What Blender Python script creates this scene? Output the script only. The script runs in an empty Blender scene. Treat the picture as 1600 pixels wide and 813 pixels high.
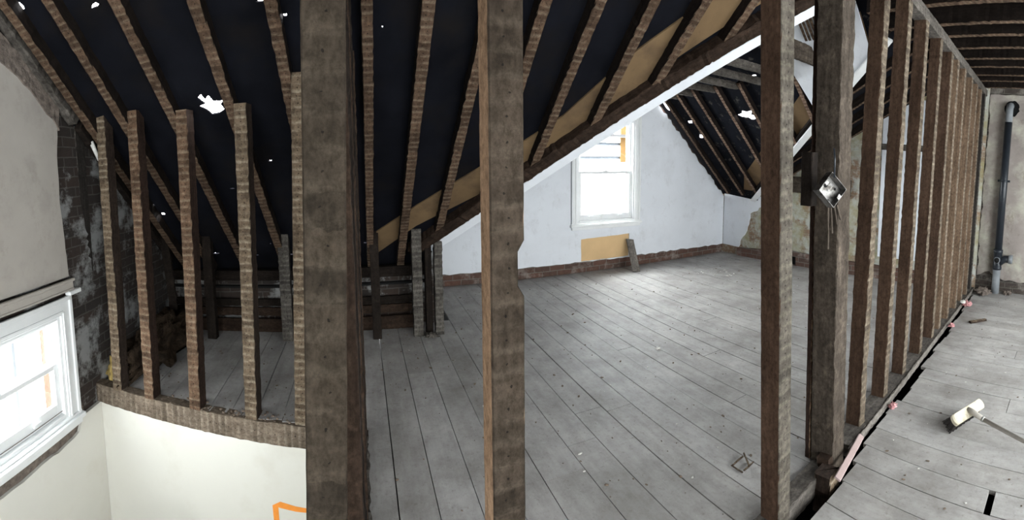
import bpy, bmesh, math, random
from mathutils import Vector, Matrix, noise
random.seed(7)
SC = bpy.context.scene
COL = SC.collection
# ------------------------------------------------------------------ camera
# the photograph is a cylindrical phone panorama: 710 px per radian
F = 710.0
YAW, PIT, ROLL = 0.3324, -0.0976, 0.0114
cd = bpy.data.cameras.new('camera')
cd.type = 'PANO'
cd.clip_start = 0.02
cc = cd.cycles if hasattr(cd, 'cycles') else cd
for host in (cd, getattr(cd, 'cycles', None)):
    if host is None:
        continue
    try:
        host.panorama_type = 'CENTRAL_CYLINDRICAL'
        host.central_cylindrical_range_u_min = -800 / F
        host.central_cylindrical_range_u_max = 800 / F
        host.central_cylindrical_range_v_min = -(813 - 318.2) / F
        host.central_cylindrical_range_v_max = 318.2 / F
        host.central_cylindrical_radius = 1.0
    except Exception as ex:
        print('cam', ex)


def cam_dir(x, y, z):            # camera right / forward / up -> world
    c, s = math.cos(ROLL), math.sin(ROLL)
    x, z = x * c + z * s, -x * s + z * c
    c, s = math.cos(PIT), math.sin(PIT)
    y, z = y * c - z * s, y * s + z * c
    c, s = math.cos(YAW), math.sin(YAW)
    return Vector((x * c + y * s, -x * s + y * c, z))


R_, F_, U_ = cam_dir(1, 0, 0), cam_dir(0, 1, 0), cam_dir(0, 0, 1)
cam = bpy.data.objects.new('camera', cd)
COL.objects.link(cam)
m = Matrix((R_, U_, -F_)).transposed().to_4x4()
m.translation = (0, 0, 1.6)
cam.matrix_world = m
SC.camera = cam
# ------------------------------------------------------------------ light
SC.view_settings.view_transform = 'Standard'
SC.view_settings.look = 'None'
SC.view_settings.exposure = 2.38
SC.view_settings.gamma = 1
SC.view_settings.use_curve_mapping = False
try:
    SC.cycles.use_denoising = True
    SC.cycles.max_bounces = 8
    SC.cycles.diffuse_bounces = 6
    SC.cycles.transparent_max_bounces = 12
    SC.cycles.sample_clamp_indirect = 8
except Exception:
    pass
w = bpy.data.worlds.new('overcast_sky')
SC.world = w
w.use_nodes = True
wn = w.node_tree
bg = wn.nodes['Background']
tcw = wn.nodes.new('ShaderNodeTexCoord')
nzw = wn.nodes.new('ShaderNodeTexNoise')
nzw.inputs['Scale'].default_value = 3
rpw = wn.nodes.new('ShaderNodeValToRGB')
rpw.color_ramp.elements[0].color = (0.88, 0.93, 1.0, 1)
rpw.color_ramp.elements[1].color = (1.0, 0.985, 0.96, 1)
wn.links.new(tcw.outputs['Generated'], nzw.inputs['Vector'])
wn.links.new(nzw.outputs['Fac'], rpw.inputs['Fac'])
wn.links.new(rpw.outputs['Color'], bg.inputs['Color'])
# the cloud is brightest where the hidden sun stands, beyond the gable
dv = wn.nodes.new('ShaderNodeVectorMath')
dv.operation = 'DOT_PRODUCT'
sun_dir = Vector((-.30, 1.0, .55)).normalized()
wn.links.new(tcw.outputs['Generated'], dv.inputs[0])
dv.inputs[1].default_value = sun_dir
mr = wn.nodes.new('ShaderNodeMapRange')
mr.interpolation_type = 'SMOOTHERSTEP'
mr.inputs['From Min'].default_value = .55
mr.inputs['From Max'].default_value = 1.0
mr.inputs['To Min'].default_value = 3.6
mr.inputs['To Max'].default_value = 17.0
wn.links.new(dv.outputs['Value'], mr.inputs['Value'])
wn.links.new(mr.outputs['Result'], bg.inputs['Strength'])


def portal(name, loc, direction, sx, sy):
    """marks a window opening, so that the sky's light through it is sampled well; gives no light itself"""
    l = bpy.data.lights.new(name, 'AREA')
    l.shape = 'RECTANGLE'
    l.size, l.size_y = sx, sy
    o = bpy.data.objects.new(name, l)
    COL.objects.link(o)
    o.matrix_world = Matrix.Translation(loc) @ Vector(direction).to_track_quat('-Z', 'Z').to_matrix().to_4x4()
    l.cycles.is_portal = True


portal('portal_window', (-2.35, 1.8, 0.3), (1, 0, 0), 1.5, 1.0)
portal('portal_window', (3.34, 5.9, 1.4), (0, -1, 0), 1.2, 1.7)
portal('portal_window', (-0.97, -2.78, 1.4), (0, 1, 0), 1.9, 2.6)
portal('portal_window', (3.0, -2.78, 1.5), (0, 1, 0), 5.0, 2.4)
portal('portal_window', (6.5, -1.25, 1.55), (-1, 0, 0), 1.5, 1.5)


# ------------------------------------------------------------------ materials
def mat(name):
    mt = bpy.data.materials.new(name)
    mt.use_nodes = True
    return mt, mt.node_tree, mt.node_tree.nodes['Principled BSDF']


def N(nt, kind, **kw):
    n = nt.nodes.new('ShaderNode' + kind)
    for k, v in kw.items():
        if k in n.inputs:
            n.inputs[k].default_value = v
        else:
            setattr(n, k, v)
    return n


def ramp(nt, src, stops, interp='LINEAR'):
    r = nt.nodes.new('ShaderNodeValToRGB')
    r.color_ramp.interpolation = interp
    e = r.color_ramp.elements
    while len(e) < len(stops):
        e.new(0.5)
    for i, (p, c) in enumerate(stops):
        e[i].position = p
        e[i].color = tuple(c) + (1,) if len(c) == 3 else c
    nt.links.new(src, r.inputs['Fac'])
    return r.outputs['Color']


def mix(nt, fac, a, b, mode='MIX'):
    m_ = nt.nodes.new('ShaderNodeMix')
    m_.data_type = 'RGBA'
    m_.blend_type = mode
    for sock, v in ((m_.inputs['Factor'], fac), (m_.inputs['A'], a), (m_.inputs['B'], b)):
        pass
    fi = m_.inputs[0]
    ai = [i for i in m_.inputs if i.name == 'A' and i.type == 'RGBA'][0]
    bi = [i for i in m_.inputs if i.name == 'B' and i.type == 'RGBA'][0]
    for s_, v in ((fi, fac), (ai, a), (bi, b)):
        if hasattr(v, 'links'):
            nt.links.new(v, s_)
        elif isinstance(v, (int, float)):
            s_.default_value = v
        else:
            s_.default_value = tuple(v) + (1,) if len(v) == 3 else v
    return [o for o in m_.outputs if o.type == 'RGBA'][0]


def math_(nt, op, a, b=None, c=None):
    n = nt.nodes.new('ShaderNodeMath')
    n.operation = op
    for i, v in enumerate((a, b, c)):
        if v is None:
            continue
        if hasattr(v, 'links'):
            nt.links.new(v, n.inputs[i])
        else:
            n.inputs[i].default_value = v
    return n.outputs[0]


def coords(nt, scale=(1, 1, 1), kind='Object', rand=False):
    t = nt.nodes.new('ShaderNodeTexCoord')
    mp = nt.nodes.new('ShaderNodeMapping')
    mp.inputs['Scale'].default_value = scale
    nt.links.new(t.outputs[kind], mp.inputs['Vector'])
    if rand:
        oi = nt.nodes.new('ShaderNodeObjectInfo')
        mm = math_(nt, 'MULTIPLY', oi.outputs['Random'], 37.0)
        cb = nt.nodes.new('ShaderNodeCombineXYZ')
        for i in range(3):
            nt.links.new(mm, cb.inputs[i])
        nt.links.new(cb.outputs[0], mp.inputs['Location'])
    return mp.outputs['Vector']


def noise_(nt, vec, scale, detail=4, rough=.6):
    n = N(nt, 'TexNoise')
    n.inputs['Scale'].default_value = scale
    n.inputs['Detail'].default_value = detail
    n.inputs['Roughness'].default_value = rough
    nt.links.new(vec, n.inputs['Vector'])
    return n.outputs['Fac']


def bump(nt, bsdf, h, strength=.4, dist=.01):
    b = N(nt, 'Bump')
    b.inputs['Strength'].default_value = strength
    b.inputs['Distance'].default_value = dist
    nt.links.new(h, b.inputs['Height'])
    nt.links.new(b.outputs['Normal'], bsdf.inputs['Normal'])


def timber_mat(name, dark, light, lathed=True, line=(0.34, 0.27, 0.20), period=.045, spread=.5, side=None):
    """old sawn timber: grain along local Z; the lath face (local -Y) keeps pale plaster lines, laths' ghosts and nail holes"""
    mt, nt, b = mat(name)
    v = coords(nt, (1, 1, 1), rand=True)
    vg = coords(nt, (14, 14, .9), rand=True)
    g = noise_(nt, vg, 3.0, 5)
    base = ramp(nt, g, [(.25, dark), (.75, light)])
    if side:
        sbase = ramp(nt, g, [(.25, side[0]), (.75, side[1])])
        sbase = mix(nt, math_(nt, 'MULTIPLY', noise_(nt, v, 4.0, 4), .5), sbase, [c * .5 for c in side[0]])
    blot = noise_(nt, v, 5.0, 4)
    base = mix(nt, math_(nt, 'MULTIPLY', blot, .75), base, [c * .45 for c in dark])
    # grey dust
    dn = noise_(nt, v, 14.0, 5, .7)
    dm = math_(nt, 'MULTIPLY', ramp(nt, dn, [(.52, (0, 0, 0)), (.7, (1, 1, 1))]), .35)
    base = mix(nt, dm, base, [x * 1.5 for x in light])
    grit = ramp(nt, noise_(nt, coords(nt, (1, 1, .7), rand=True), 55.0, 5, .8), [(.36, (.45, .43, .41)), (.55, (1, 1, 1)), (.72, (1.35, 1.32, 1.28))])
    wear = ramp(nt, noise_(nt, coords(nt, (1, 1, .5), rand=True), 7.0, 6, .75), [(.34, (.5, .48, .46)), (.56, (1, 1, 1))])
    if lathed:
        tc = nt.nodes.new('ShaderNodeTexCoord')
        sp = N(nt, 'SeparateXYZ')
        nt.links.new(tc.outputs['Object'], sp.inputs[0])
        sn = N(nt, 'SeparateXYZ')
        nt.links.new(tc.outputs['Normal'], sn.inputs[0])
        face = math_(nt, 'LESS_THAN', sn.outputs['Y'], -.6)
        wob = noise_(nt, v, 26.0, 3)
        oi = nt.nodes.new('ShaderNodeObjectInfo')
        vv = math_(nt, 'DIVIDE', sp.outputs['Z'], period)
        vv = math_(nt, 'ADD', vv, math_(nt, 'MULTIPLY', wob, .45))
        vv = math_(nt, 'ADD', vv, math_(nt, 'MULTIPLY', oi.outputs['Random'], 9.0))
        fr = math_(nt, 'FRACT', vv)
        fl = math_(nt, 'FLOOR', vv)
        wn_ = N(nt, 'TexWhiteNoise', noise_dimensions='1D')
        nt.links.new(fl, wn_.inputs['W'])
        per = wn_.outputs['Value']
        tone = ramp(nt, per, [(0, [c * .7 for c in dark]), (.5, light), (1, [min(1, c * 1.1) for c in light])])
        ghost = mix(nt, .35, base, tone)
        ln = ramp(nt, fr, [(0, (.9, .9, .9)), (.14, (1, 1, 1)), (.34, (.25, .25, .25)), (.5, (0, 0, 0)), (.86, (0, 0, 0)), (1, (.9, .9, .9))])
        lnoise = noise_(nt, coords(nt, (.6, 1, 1.6), rand=True), 16.0, 5, .75)
        ln = math_(nt, 'MULTIPLY', ln, ramp(nt, lnoise, [(.40, (0, 0, 0)), (.56, (1, 1, 1))]))
        facec = mix(nt, math_(nt, 'MULTIPLY', ln, spread), ghost, line)
        # nail hole
        dx = math_(nt, 'SUBTRACT', sp.outputs['X'], math_(nt, 'MULTIPLY', math_(nt, 'SUBTRACT', per, .5), .022))
        dz = math_(nt, 'MULTIPLY', math_(nt, 'SUBTRACT', fr, .55), period)
        d2 = math_(nt, 'ADD', math_(nt, 'MULTIPLY', dx, dx), math_(nt, 'MULTIPLY', dz, dz))
        nail = math_(nt, 'LESS_THAN', d2, .0032 ** 2)
        facec = mix(nt, math_(nt, 'MULTIPLY', nail, .9), facec, (.008, .006, .005))
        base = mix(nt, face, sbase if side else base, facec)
    base = mix(nt, .8, base, grit, 'MULTIPLY')
    base = mix(nt, .75, base, wear, 'MULTIPLY')
    nt.links.new(base, b.inputs['Base Color'])
    b.inputs['Roughness'].default_value = .9
    b.inputs['Specular IOR Level'].default_value = .12
    bump(nt, b, g, .5, .004)
    return mt


def plain(name, col, rough=.7, var=.15,  nscale=8, metal=0, bumpy=.1, dirt=None, dscale=3, dcut=(.5, .7), dist=.005, spec=.3):
    mt, nt, b = mat(name)
    b.inputs['Specular IOR Level'].default_value = spec
    v = coords(nt)
    n = noise_(nt, v, nscale, 5)
    c = ramp(nt, n, [(.25, [x * (1 - var) for x in col]), (.75, [min(1, x * (1 + var)) for x in col])])
    if dirt:
        d = noise_(nt, v, dscale, 6, .65)
        c = mix(nt, ramp(nt, d, [(dcut[0], (0, 0, 0)), (dcut[1], (1, 1, 1))]), c, dirt)
    nt.links.new(c, b.inputs['Base Color'])
    b.inputs['Roughness'].default_value = rough
    b.inputs['Metallic'].default_value = metal
    if bumpy:
        bump(nt, b, n, bumpy, dist)
    return mt


def brick_mat(name, c1, c2, mortar, lime=None, lcut=(.5, .6), lscale=1.6, soot=None):
    mt, nt, b = mat(name)
    v = coords(nt)
    br = N(nt, 'TexBrick')
    br.inputs['Scale'].default_value = 1.0
    br.inputs['Brick Width'].default_value = .225
    br.inputs['Row Height'].default_value = .075
    br.inputs['Mortar Size'].default_value = .006
    br.inputs['Mortar Smooth'].default_value = .3
    br.inputs['Color1'].default_value = tuple(c1) + (1,)
    br.inputs['Color2'].default_value = tuple(c2) + (1,)
    br.inputs['Mortar'].default_value = tuple(mortar) + (1,)
    nd = N(nt, 'TexNoise')
    nd.inputs['Scale'].default_value = 7
    nt.links.new(v, nd.inputs['Vector'])
    vm = N(nt, 'VectorMath', operation='MULTIPLY_ADD')
    nt.links.new(nd.outputs['Color'], vm.inputs[0])
    vm.inputs[1].default_value = (.02, .02, .0)
    nt.links.new(v, vm.inputs[2])
    nt.links.new(vm.outputs[0], br.inputs['Vector'])
    n = noise_(nt, v, 18, 6, .7)
    c = mix(nt, .55, br.outputs['Color'], ramp(nt, n, [(.25, (.25, .25, .25)), (.75, (1, 1, 1))]), 'MULTIPLY')
    if lime:
        d = noise_(nt, v, lscale, 8, .7)
        c = mix(nt, ramp(nt, d, [(lcut[0], (0, 0, 0)), (lcut[1], (1, 1, 1))]), c, lime)
    if soot:
        d = noise_(nt, v, 2.3, 8, .7)
        c = mix(nt, ramp(nt, d, [(.45, (0, 0, 0)), (.62, (.9, .9, .9))]), c, soot)
    nt.links.new(c, b.inputs['Base Color'])
    b.inputs['Roughness'].default_value = .95
    h = math_(nt, 'SUBTRACT', n, br.outputs['Fac'])
    bump(nt, b, h, .6, .008)
    return mt


M = {}
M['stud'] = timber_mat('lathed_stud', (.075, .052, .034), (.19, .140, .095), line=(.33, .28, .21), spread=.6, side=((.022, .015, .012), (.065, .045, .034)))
M['studlitside'] = timber_mat('near_stud_lit_side', (.024, .017, .012), (.058, .043, .031), line=(.085, .068, .05), period=.06, spread=.4, side=((.32, .20, .125), (.50, .33, .215)))  # bright side colour paints in the window light on the post's left
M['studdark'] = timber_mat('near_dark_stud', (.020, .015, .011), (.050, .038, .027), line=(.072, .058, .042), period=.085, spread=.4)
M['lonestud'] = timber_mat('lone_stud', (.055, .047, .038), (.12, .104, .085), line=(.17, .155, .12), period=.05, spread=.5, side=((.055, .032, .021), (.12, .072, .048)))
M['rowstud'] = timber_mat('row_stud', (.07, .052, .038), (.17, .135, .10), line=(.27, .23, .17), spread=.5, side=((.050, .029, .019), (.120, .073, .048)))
M['rowlit'] = timber_mat('row_lit_stud', (.08, .06, .045), (.20, .155, .115), line=(.32, .27, .2), spread=.5, side=((.12, .078, .050), (.27, .185, .125)))  # row stud in paler tones: light on the far studs put into colour
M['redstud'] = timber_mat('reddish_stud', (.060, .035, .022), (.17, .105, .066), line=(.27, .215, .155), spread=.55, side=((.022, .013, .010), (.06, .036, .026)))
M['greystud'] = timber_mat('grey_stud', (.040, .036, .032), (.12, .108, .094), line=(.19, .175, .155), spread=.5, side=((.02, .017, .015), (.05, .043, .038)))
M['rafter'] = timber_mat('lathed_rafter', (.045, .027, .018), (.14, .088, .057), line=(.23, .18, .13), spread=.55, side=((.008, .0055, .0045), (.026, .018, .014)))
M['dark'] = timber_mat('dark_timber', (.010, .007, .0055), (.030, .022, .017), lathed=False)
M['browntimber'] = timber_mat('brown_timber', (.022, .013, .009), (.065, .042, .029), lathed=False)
M['greytimber'] = timber_mat('grey_timber', (.07, .062, .055), (.18, .16, .14), lathed=False)
M['post'] = timber_mat('old_post', (.040, .031, .024), (.135, .108, .085), lathed=False)
M['gablerafterlit'] = timber_mat('far_lit_rafter', (.11, .062, .044), (.24, .155, .11), line=(.36, .28, .21), spread=.6, side=((.012, .008, .007), (.035, .025, .02)))  # lighter, redder rafter copy; the warm light on it is in the colour
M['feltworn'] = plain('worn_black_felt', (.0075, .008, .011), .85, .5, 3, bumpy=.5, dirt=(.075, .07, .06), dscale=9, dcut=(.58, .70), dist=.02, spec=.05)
M['outwood'] = plain('outside_board', (.16, .095, .03), .8, .2, 4)
M['tan'] = plain('tan_board', (.15, .098, .052), .8, .2, 3, dirt=(.08, .052, .032), dscale=2, spec=.1)
M['palewood'] = timber_mat('pale_grey_wood', (.16, .145, .13), (.30, .27, .24), lathed=False)
M['ply'] = plain('plywood_patch', (.62, .42, .22), .8, .12, 2)
M['beamstud'] = timber_mat('lathed_beam', (.12, .092, .066), (.24, .19, .145), line=(.34, .29, .23), spread=.5)
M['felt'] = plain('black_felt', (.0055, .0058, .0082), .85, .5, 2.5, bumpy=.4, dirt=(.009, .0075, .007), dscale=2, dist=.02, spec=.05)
M['white'] = plain('white_plaster', (.70, .72, .76), .8, .03, 2.5, bumpy=.08, dirt=(.60, .61, .64), dscale=1.6, dcut=(.5, .85))
M['whitewood'] = plain('white_gloss_paint', (.74, .75, .75), .5, .05, 6, dirt=(.5, .49, .46), dscale=4, dcut=(.6, .85))
M['cream'] = plain('cream_plaster', (.66, .645, .59), .8, .03, 2, bumpy=.05, dirt=(.55, .52, .45), dscale=2, dcut=(.55, .9))
M['beige'] = plain('beige_plaster', (.40, .368, .33), .9, .06, 4, bumpy=.12, dirt=(.34, .31, .28), dscale=3)
M['pink'] = plain('stained_plaster', (.27, .235, .215), .85, .22, 3.0, bumpy=.25, dirt=(.42, .40, .335), dscale=1.9, dcut=(.46, .62))
for _k in ('pink', 'beige', 'white'):
    _nt = M[_k].node_tree
    _b = _nt.nodes['Principled BSDF']
    _src = _b.inputs['Base Color'].links[0].from_socket
    _st = ramp(_nt, noise_(_nt, coords(_nt, (1.6, 1, 1)), 3.4, 9, .8), [(.30, (.45, .38, .30) if _k == 'pink' else (.80, .79, .77)), (.46, (1, 1, 1))])
    _nt.links.new(mix(_nt, .9, _src, _st, 'MULTIPLY'), _b.inputs['Base Color'])
M['brick'] = brick_mat('red_brick', (.14, .070, .05), (.09, .055, .042), (.17, .15, .13), lime=(.24, .20, .175), lcut=(.52, .66), lscale=4)
M['darkbrick'] = brick_mat('dark_brick', (.040, .025, .018), (.025, .019, .016), (.075, .065, .057), lime=(.24, .24, .235), lcut=(.51, .59), lscale=1.9)  # brick in much darker tones, with grey lime patches
M['footbrick'] = brick_mat('dusty_dark_brick', (.07, .052, .042), (.045, .038, .033), (.13, .12, .10), lime=(.18, .16, .14), lcut=(.5, .62), lscale=5)
M['limebrick'] = brick_mat('limewashed_brick', (.30, .19, .12), (.24, .16, .11), (.33, .28, .21), lime=(.40, .40, .36), lcut=(.44, .52), lscale=2.4, soot=(.27, .24, .13))
M['rubble'] = plain('rubble_edge', (.16, .13, .11), .95, .6, 22, bumpy=1, dist=.02)
M['iron'] = plain('black_plastic', (.016, .019, .024), .32, .3, 10)
M['greypipe'] = plain('grey_plastic', (.16, .17, .18), .5, .2, 10)
M['boxmetal'] = plain('dirty_galvanised_steel', (.22, .21, .20), .45, .5, 30, metal=.8, dirt=(.05, .045, .04), dscale=18, dcut=(.45, .6))
M['zinc'] = plain('galvanised_steel', (.42, .42, .40), .38, .35, 30, metal=.85)
M['black'] = plain('black_void', (.004, .004, .004), .9, .2)  # flat black put in for the shade inside holes and under boards
M['broomwood'] = plain('cream_painted_wood', (.50, .45, .34), .6, .12, 12, dirt=(.28, .23, .17), dscale=14, dcut=(.55, .7))
M['handle'] = plain('worn_grey_handle', (.36, .33, .29), .6, .2, 20)
M['bristle'] = plain('dark_bristle', (.035, .03, .028), .95, .4, 60)
M['wool'] = plain('yellow_wool', (.50, .36, .12), .95, .4, 16, bumpy=1, dirt=(.2, .15, .08), dscale=9, dist=.03)
M['brownwool'] = plain('brown_wool', (.035, .024, .016), .95, .6, 14, bumpy=1, dirt=(.012, .009, .007), dscale=6, dist=.03, spec=.05)
M['orange'] = plain('orange_spray', (.86, .30, .05), .7, .1, 20, bumpy=0)
M['rag'] = plain('pink_rag', (.48, .24, .24), .9, .4, 25)
M['chip'] = plain('pale_chip', (.62, .60, .56), .8, .3, 30)
M['debris'] = plain('brown_crumbs', (.16, .12, .09), .9, .7, 40)
M['outside'] = plain('pale_outside', (.085, .09, .095), .8, .15, 2)
M['outblue'] = plain('pale_blue_steel', (.08, .10, .12), .6, .1, 5)
M['outbrick'] = brick_mat('outside_brick', (.17, .085, .055), (.13, .075, .055), (.18, .17, .16))
M['redplank'] = plain('pinkish_board', (.36, .27, .255), .75, .15, 6)

mt, nt, b = mat('glass')
for n in list(nt.nodes):
    if n.type == 'BSDF_PRINCIPLED':
        nt.nodes.remove(n)
tr = N(nt, 'BsdfTransparent')
tr.inputs['Color'].default_value = (.93, .95, .95, 1)
gl = N(nt, 'BsdfGlossy')
gl.inputs['Roughness'].default_value = .03
ms = N(nt, 'MixShader')
ms.inputs[0].default_value = .04
nt.links.new(tr.outputs[0], ms.inputs[1])
nt.links.new(gl.outputs[0], ms.inputs[2])
nt.links.new(ms.outputs[0], nt.nodes['Material Output'].inputs['Surface'])
M['glass'] = mt

# floorboards: each board its own tone, grey worn paint, nail heads
mt, nt, b = mat('grey_floorboards')
v = coords(nt)
gi = N(nt, 'NewGeometry')
isl = gi.outputs['Random Per Island']
vg = coords(nt, (9, .8, 9))
g = noise_(nt, vg, 3, 5)
n2 = noise_(nt, v, 2.2, 7, .65)
n3 = noise_(nt, v, 38, 4, .7)
c = ramp(nt, n2, [(.3, (.27, .255, .24)), (.5, (.39, .378, .365)), (.72, (.50, .485, .465))])
c = mix(nt, .5, c, ramp(nt, isl, [(0, (.74, .72, .70)), (1, (1, 1, 1))]), 'MULTIPLY')
c = mix(nt, .3, c, ramp(nt, g, [(.3, (.5, .48, .46)), (.65, (1, 1, 1))]), 'MULTIPLY')
c = mix(nt, math_(nt, 'MULTIPLY', ramp(nt, n3, [(.56, (0, 0, 0)), (.70, (1, 1, 1))]), .45), c, (.15, .13, .11))
c = mix(nt, .6, c, ramp(nt, noise_(nt, coords(nt, (1, .6, 1)), 9.0, 8, .8), [(.34, (.62, .60, .57)), (.55, (1, 1, 1)), (.7, (1.1, 1.1, 1.1))]), 'MULTIPLY')
sc_ = noise_(nt, coords(nt, (6, 2, 1)), 14.0, 3, .9)
c = mix(nt, math_(nt, 'MULTIPLY', ramp(nt, sc_, [(.66, (0, 0, 0)), (.74, (1, 1, 1))]), .5), c, (.58, .57, .55))
nt.links.new(c, b.inputs['Base Color'])
b.inputs['Roughness'].default_value = .62
bump(nt, b, math_(nt, 'ADD', g, n3), .25, .003)
M['floor'] = mt


# ------------------------------------------------------------------ builders
def tag(o, label=None, cat=None, group=None, kind=None):
    if label:
        o['label'] = label
    if cat:
        o['category'] = cat
    if group:
        o['group'] = group
    if kind:
        o['kind'] = kind
    return o


def link(name, mesh, material, parent=None):
    o = bpy.data.objects.new(name, mesh)
    COL.objects.link(o)
    if material is not None and not mesh.materials:
        mesh.materials.append(material)
    if parent is not None:
        o.parent = parent
    return o


def empty(name, loc=(0, 0, 0)):
    o = bpy.data.objects.new(name, None)
    COL.objects.link(o)
    o.location = loc
    o.empty_display_size = .1
    return o


def mesh_from(bm, name, smooth=False):
    bmesh.ops.recalc_face_normals(bm, faces=bm.faces)
    me = bpy.data.meshes.new(name)
    bm.to_mesh(me)
    bm.free()
    if smooth:
        for p in me.polygons:
            p.use_smooth = True
    return me


def box_into(bm, lo, hi, mtx=None, jit=0):
    vs = []
    for z in (lo[2], hi[2]):
        for y in (lo[1], hi[1]):
            for x in (lo[0], hi[0]):
                p = Vector((x + random.uniform(-jit, jit), y + random.uniform(-jit, jit), z + random.uniform(-jit, jit)))
                vs.append(bm.verts.new(mtx @ p if mtx else p))
    for f in ((0, 2, 3, 1), (4, 5, 7, 6), (0, 1, 5, 4), (2, 6, 7, 3), (0, 4, 6, 2), (1, 3, 7, 5)):
        bm.faces.new([vs[i] for i in f])


def boxes(name, lst, material, parent=None, mtx=None, bev=0, jit=0):
    bm = bmesh.new()
    for lo, hi in lst:
        box_into(bm, lo, hi, None, jit)
    if bev:
        bmesh.ops.bevel(bm, geom=bm.edges[:], offset=bev, segments=1, affect='EDGES')
    o = link(name, mesh_from(bm, name), material, parent)
    if mtx is not None:
        o.matrix_local = mtx
    return o


def frame(origin, x, z):
    """matrix with given X and Z directions (Y = Z x X)"""
    z = Vector(z).normalized()
    x = Vector(x)
    x = (x - z * x.dot(z)).normalized()
    y = z.cross(x)
    mm = Matrix((x, y, z)).transposed().to_4x4()
    mm.translation = origin
    return mm


def timber(name, p0, p1, width, depth, face, material, label=None, cat=None, group=None, jit=.0015, notches=(), parent=None, kind=None, chip=.0):
    """a sawn timber; p0, p1 = middle of its lath face at each end; the body lies behind that face"""
    p0, p1 = Vector(p0), Vector(p1)
    L = (p1 - p0).length
    Z = (p1 - p0).normalized()
    Y = -Vector(face)
    Y = (Y - Z * Y.dot(Z)).normalized()
    X = Y.cross(Z)
    seg = max(2, int(L / .028))
    bm = bmesh.new()
    rings = []
    cmf = min(.004, width * .12)
    off = random.uniform(0, 50)
    for i in range(seg + 1):
        z = L * i / seg
        cut = 0
        for (a, b_, dpt) in notches:
            if a <= z <= b_:
                cut = dpt
        hw = width / 2
        pts = [(-hw + cmf, 0), (hw - cmf - cut, 0), (hw - cut, cmf), (hw - cut, depth - cmf), (hw - cut - cmf, depth), (-hw + cmf, depth), (-hw, depth - cmf), (-hw, cmf)]
        ring = []
        bow = noise.noise(Vector((off, z * .7, 0))) * min(.004, jit * 2.5)
        for k, (x, y) in enumerate(pts):
            j = (noise.noise(Vector((off + k // 2, z * 34, 3))) + .5 * noise.noise(Vector((off + k // 2, z * 9, 5)))) * (jit * 1.6 + chip * .8)
            j2 = noise.noise(Vector((off + 7 + k // 2, z * 30, 9))) * (jit * 1.6 + chip * .8)
            ring.append(bm.verts.new((x + j + bow, y + j2, z)))
        rings.append(ring)
    for a, b_ in zip(rings, rings[1:]):
        for k in range(8):
            bm.faces.new((a[k], a[(k + 1) % 8], b_[(k + 1) % 8], b_[k]))
    bm.faces.new(rings[0][::-1])
    bm.faces.new(rings[-1])
    o = link(name, mesh_from(bm, name), material, parent)
    mm = Matrix((X, Y, Z)).transposed().to_4x4()
    mm.translation = p0
    o.matrix_world = mm
    tag(o, label, cat, group, kind)
    return o


def ragged(pts, amp, step, closed=False, fix=()):
    out = []
    n = len(pts)
    rng = n if closed else n - 1
    for i in range(rng):
        a, b_ = Vector(pts[i]), Vector(pts[(i + 1) % n])
        k = max(1, int((b_ - a).length / step))
        d = (b_ - a).normalized()
        nrm = Vector((-d.y, d.x))
        for j in range(k):
            p = a.lerp(b_, j / k)
            if not (j == 0 and (i in fix)):
                p = p + nrm * (random.uniform(-1, 1) * amp)
            out.append(tuple(p))
    if not closed:
        out.append(tuple(pts[-1]))
    return out


def sheet(name, outline, holes, origin, ux, uy, thick, material, parent=None, kind=None, label=None, cat=None, group=None, front=True):
    """flat slab with real holes; local XY = (ux, uy); the slab lies behind its plane (towards -normal) if front"""
    cu = bpy.data.curves.new(name, 'CURVE')
    cu.dimensions = '2D'
    cu.fill_mode = 'BOTH'
    cu.extrude = thick / 2
    for loop in [outline] + list(holes):
        s = cu.splines.new('POLY')
        s.points.add(len(loop) - 1)
        for i, p in enumerate(loop):
            s.points[i].co = (p[0], p[1], 0, 1)
        s.use_cyclic_u = True
    tmp = bpy.data.objects.new(name + '_t', cu)
    COL.objects.link(tmp)
    dg = bpy.context.evaluated_depsgraph_get()
    me = bpy.data.meshes.new_from_object(tmp.evaluated_get(dg))
    bpy.data.objects.remove(tmp)
    bpy.data.curves.remove(cu)
    me.name = name
    me.materials.clear()
    for p in me.polygons:
        p.use_smooth = False
        p.material_index = 0
    for v_ in me.vertices:
        v_.co.z += -thick / 2 if front else thick / 2
    o = link(name, me, material, None)
    ux, uy = Vector(ux).normalized(), Vector(uy).normalized()
    mm = Matrix((ux, uy, ux.cross(uy))).transposed().to_4x4()
    mm.translation = origin
    if parent is not None:
        o.parent = parent
        o.matrix_parent_inverse = Matrix.Identity(4)
    o.matrix_world = mm
    tag(o, label, cat, group, kind)
    return o


def tube(name, pts, r, material, parent=None, seg=12, cap=True, smooth=True):
    bm = bmesh.new()
    rings = []
    pts = [Vector(p) for p in pts]
    rr = r if isinstance(r, (list, tuple)) else [r] * len(pts)
    up = None
    for i, p in enumerate(pts):
        d = (pts[min(i + 1, len(pts) - 1)] - pts[max(i - 1, 0)]).normalized()
        if up is None:
            up = d.orthogonal().normalized()
        up = (up - d * up.dot(d)).normalized()
        sd = d.cross(up)
        rings.append([bm.verts.new(p + (up * math.cos(a) + sd * math.sin(a)) * rr[i]) for a in [2 * math.pi * k / seg for k in range(seg)]])
    for a, b_ in zip(rings, rings[1:]):
        for k in range(seg):
            bm.faces.new((a[k], a[(k + 1) % seg], b_[(k + 1) % seg], b_[k]))
    if cap:
        bm.faces.new(rings[0][::-1])
        bm.faces.new(rings[-1])
    return link(name, mesh_from(bm, name, smooth), material, parent)


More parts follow.
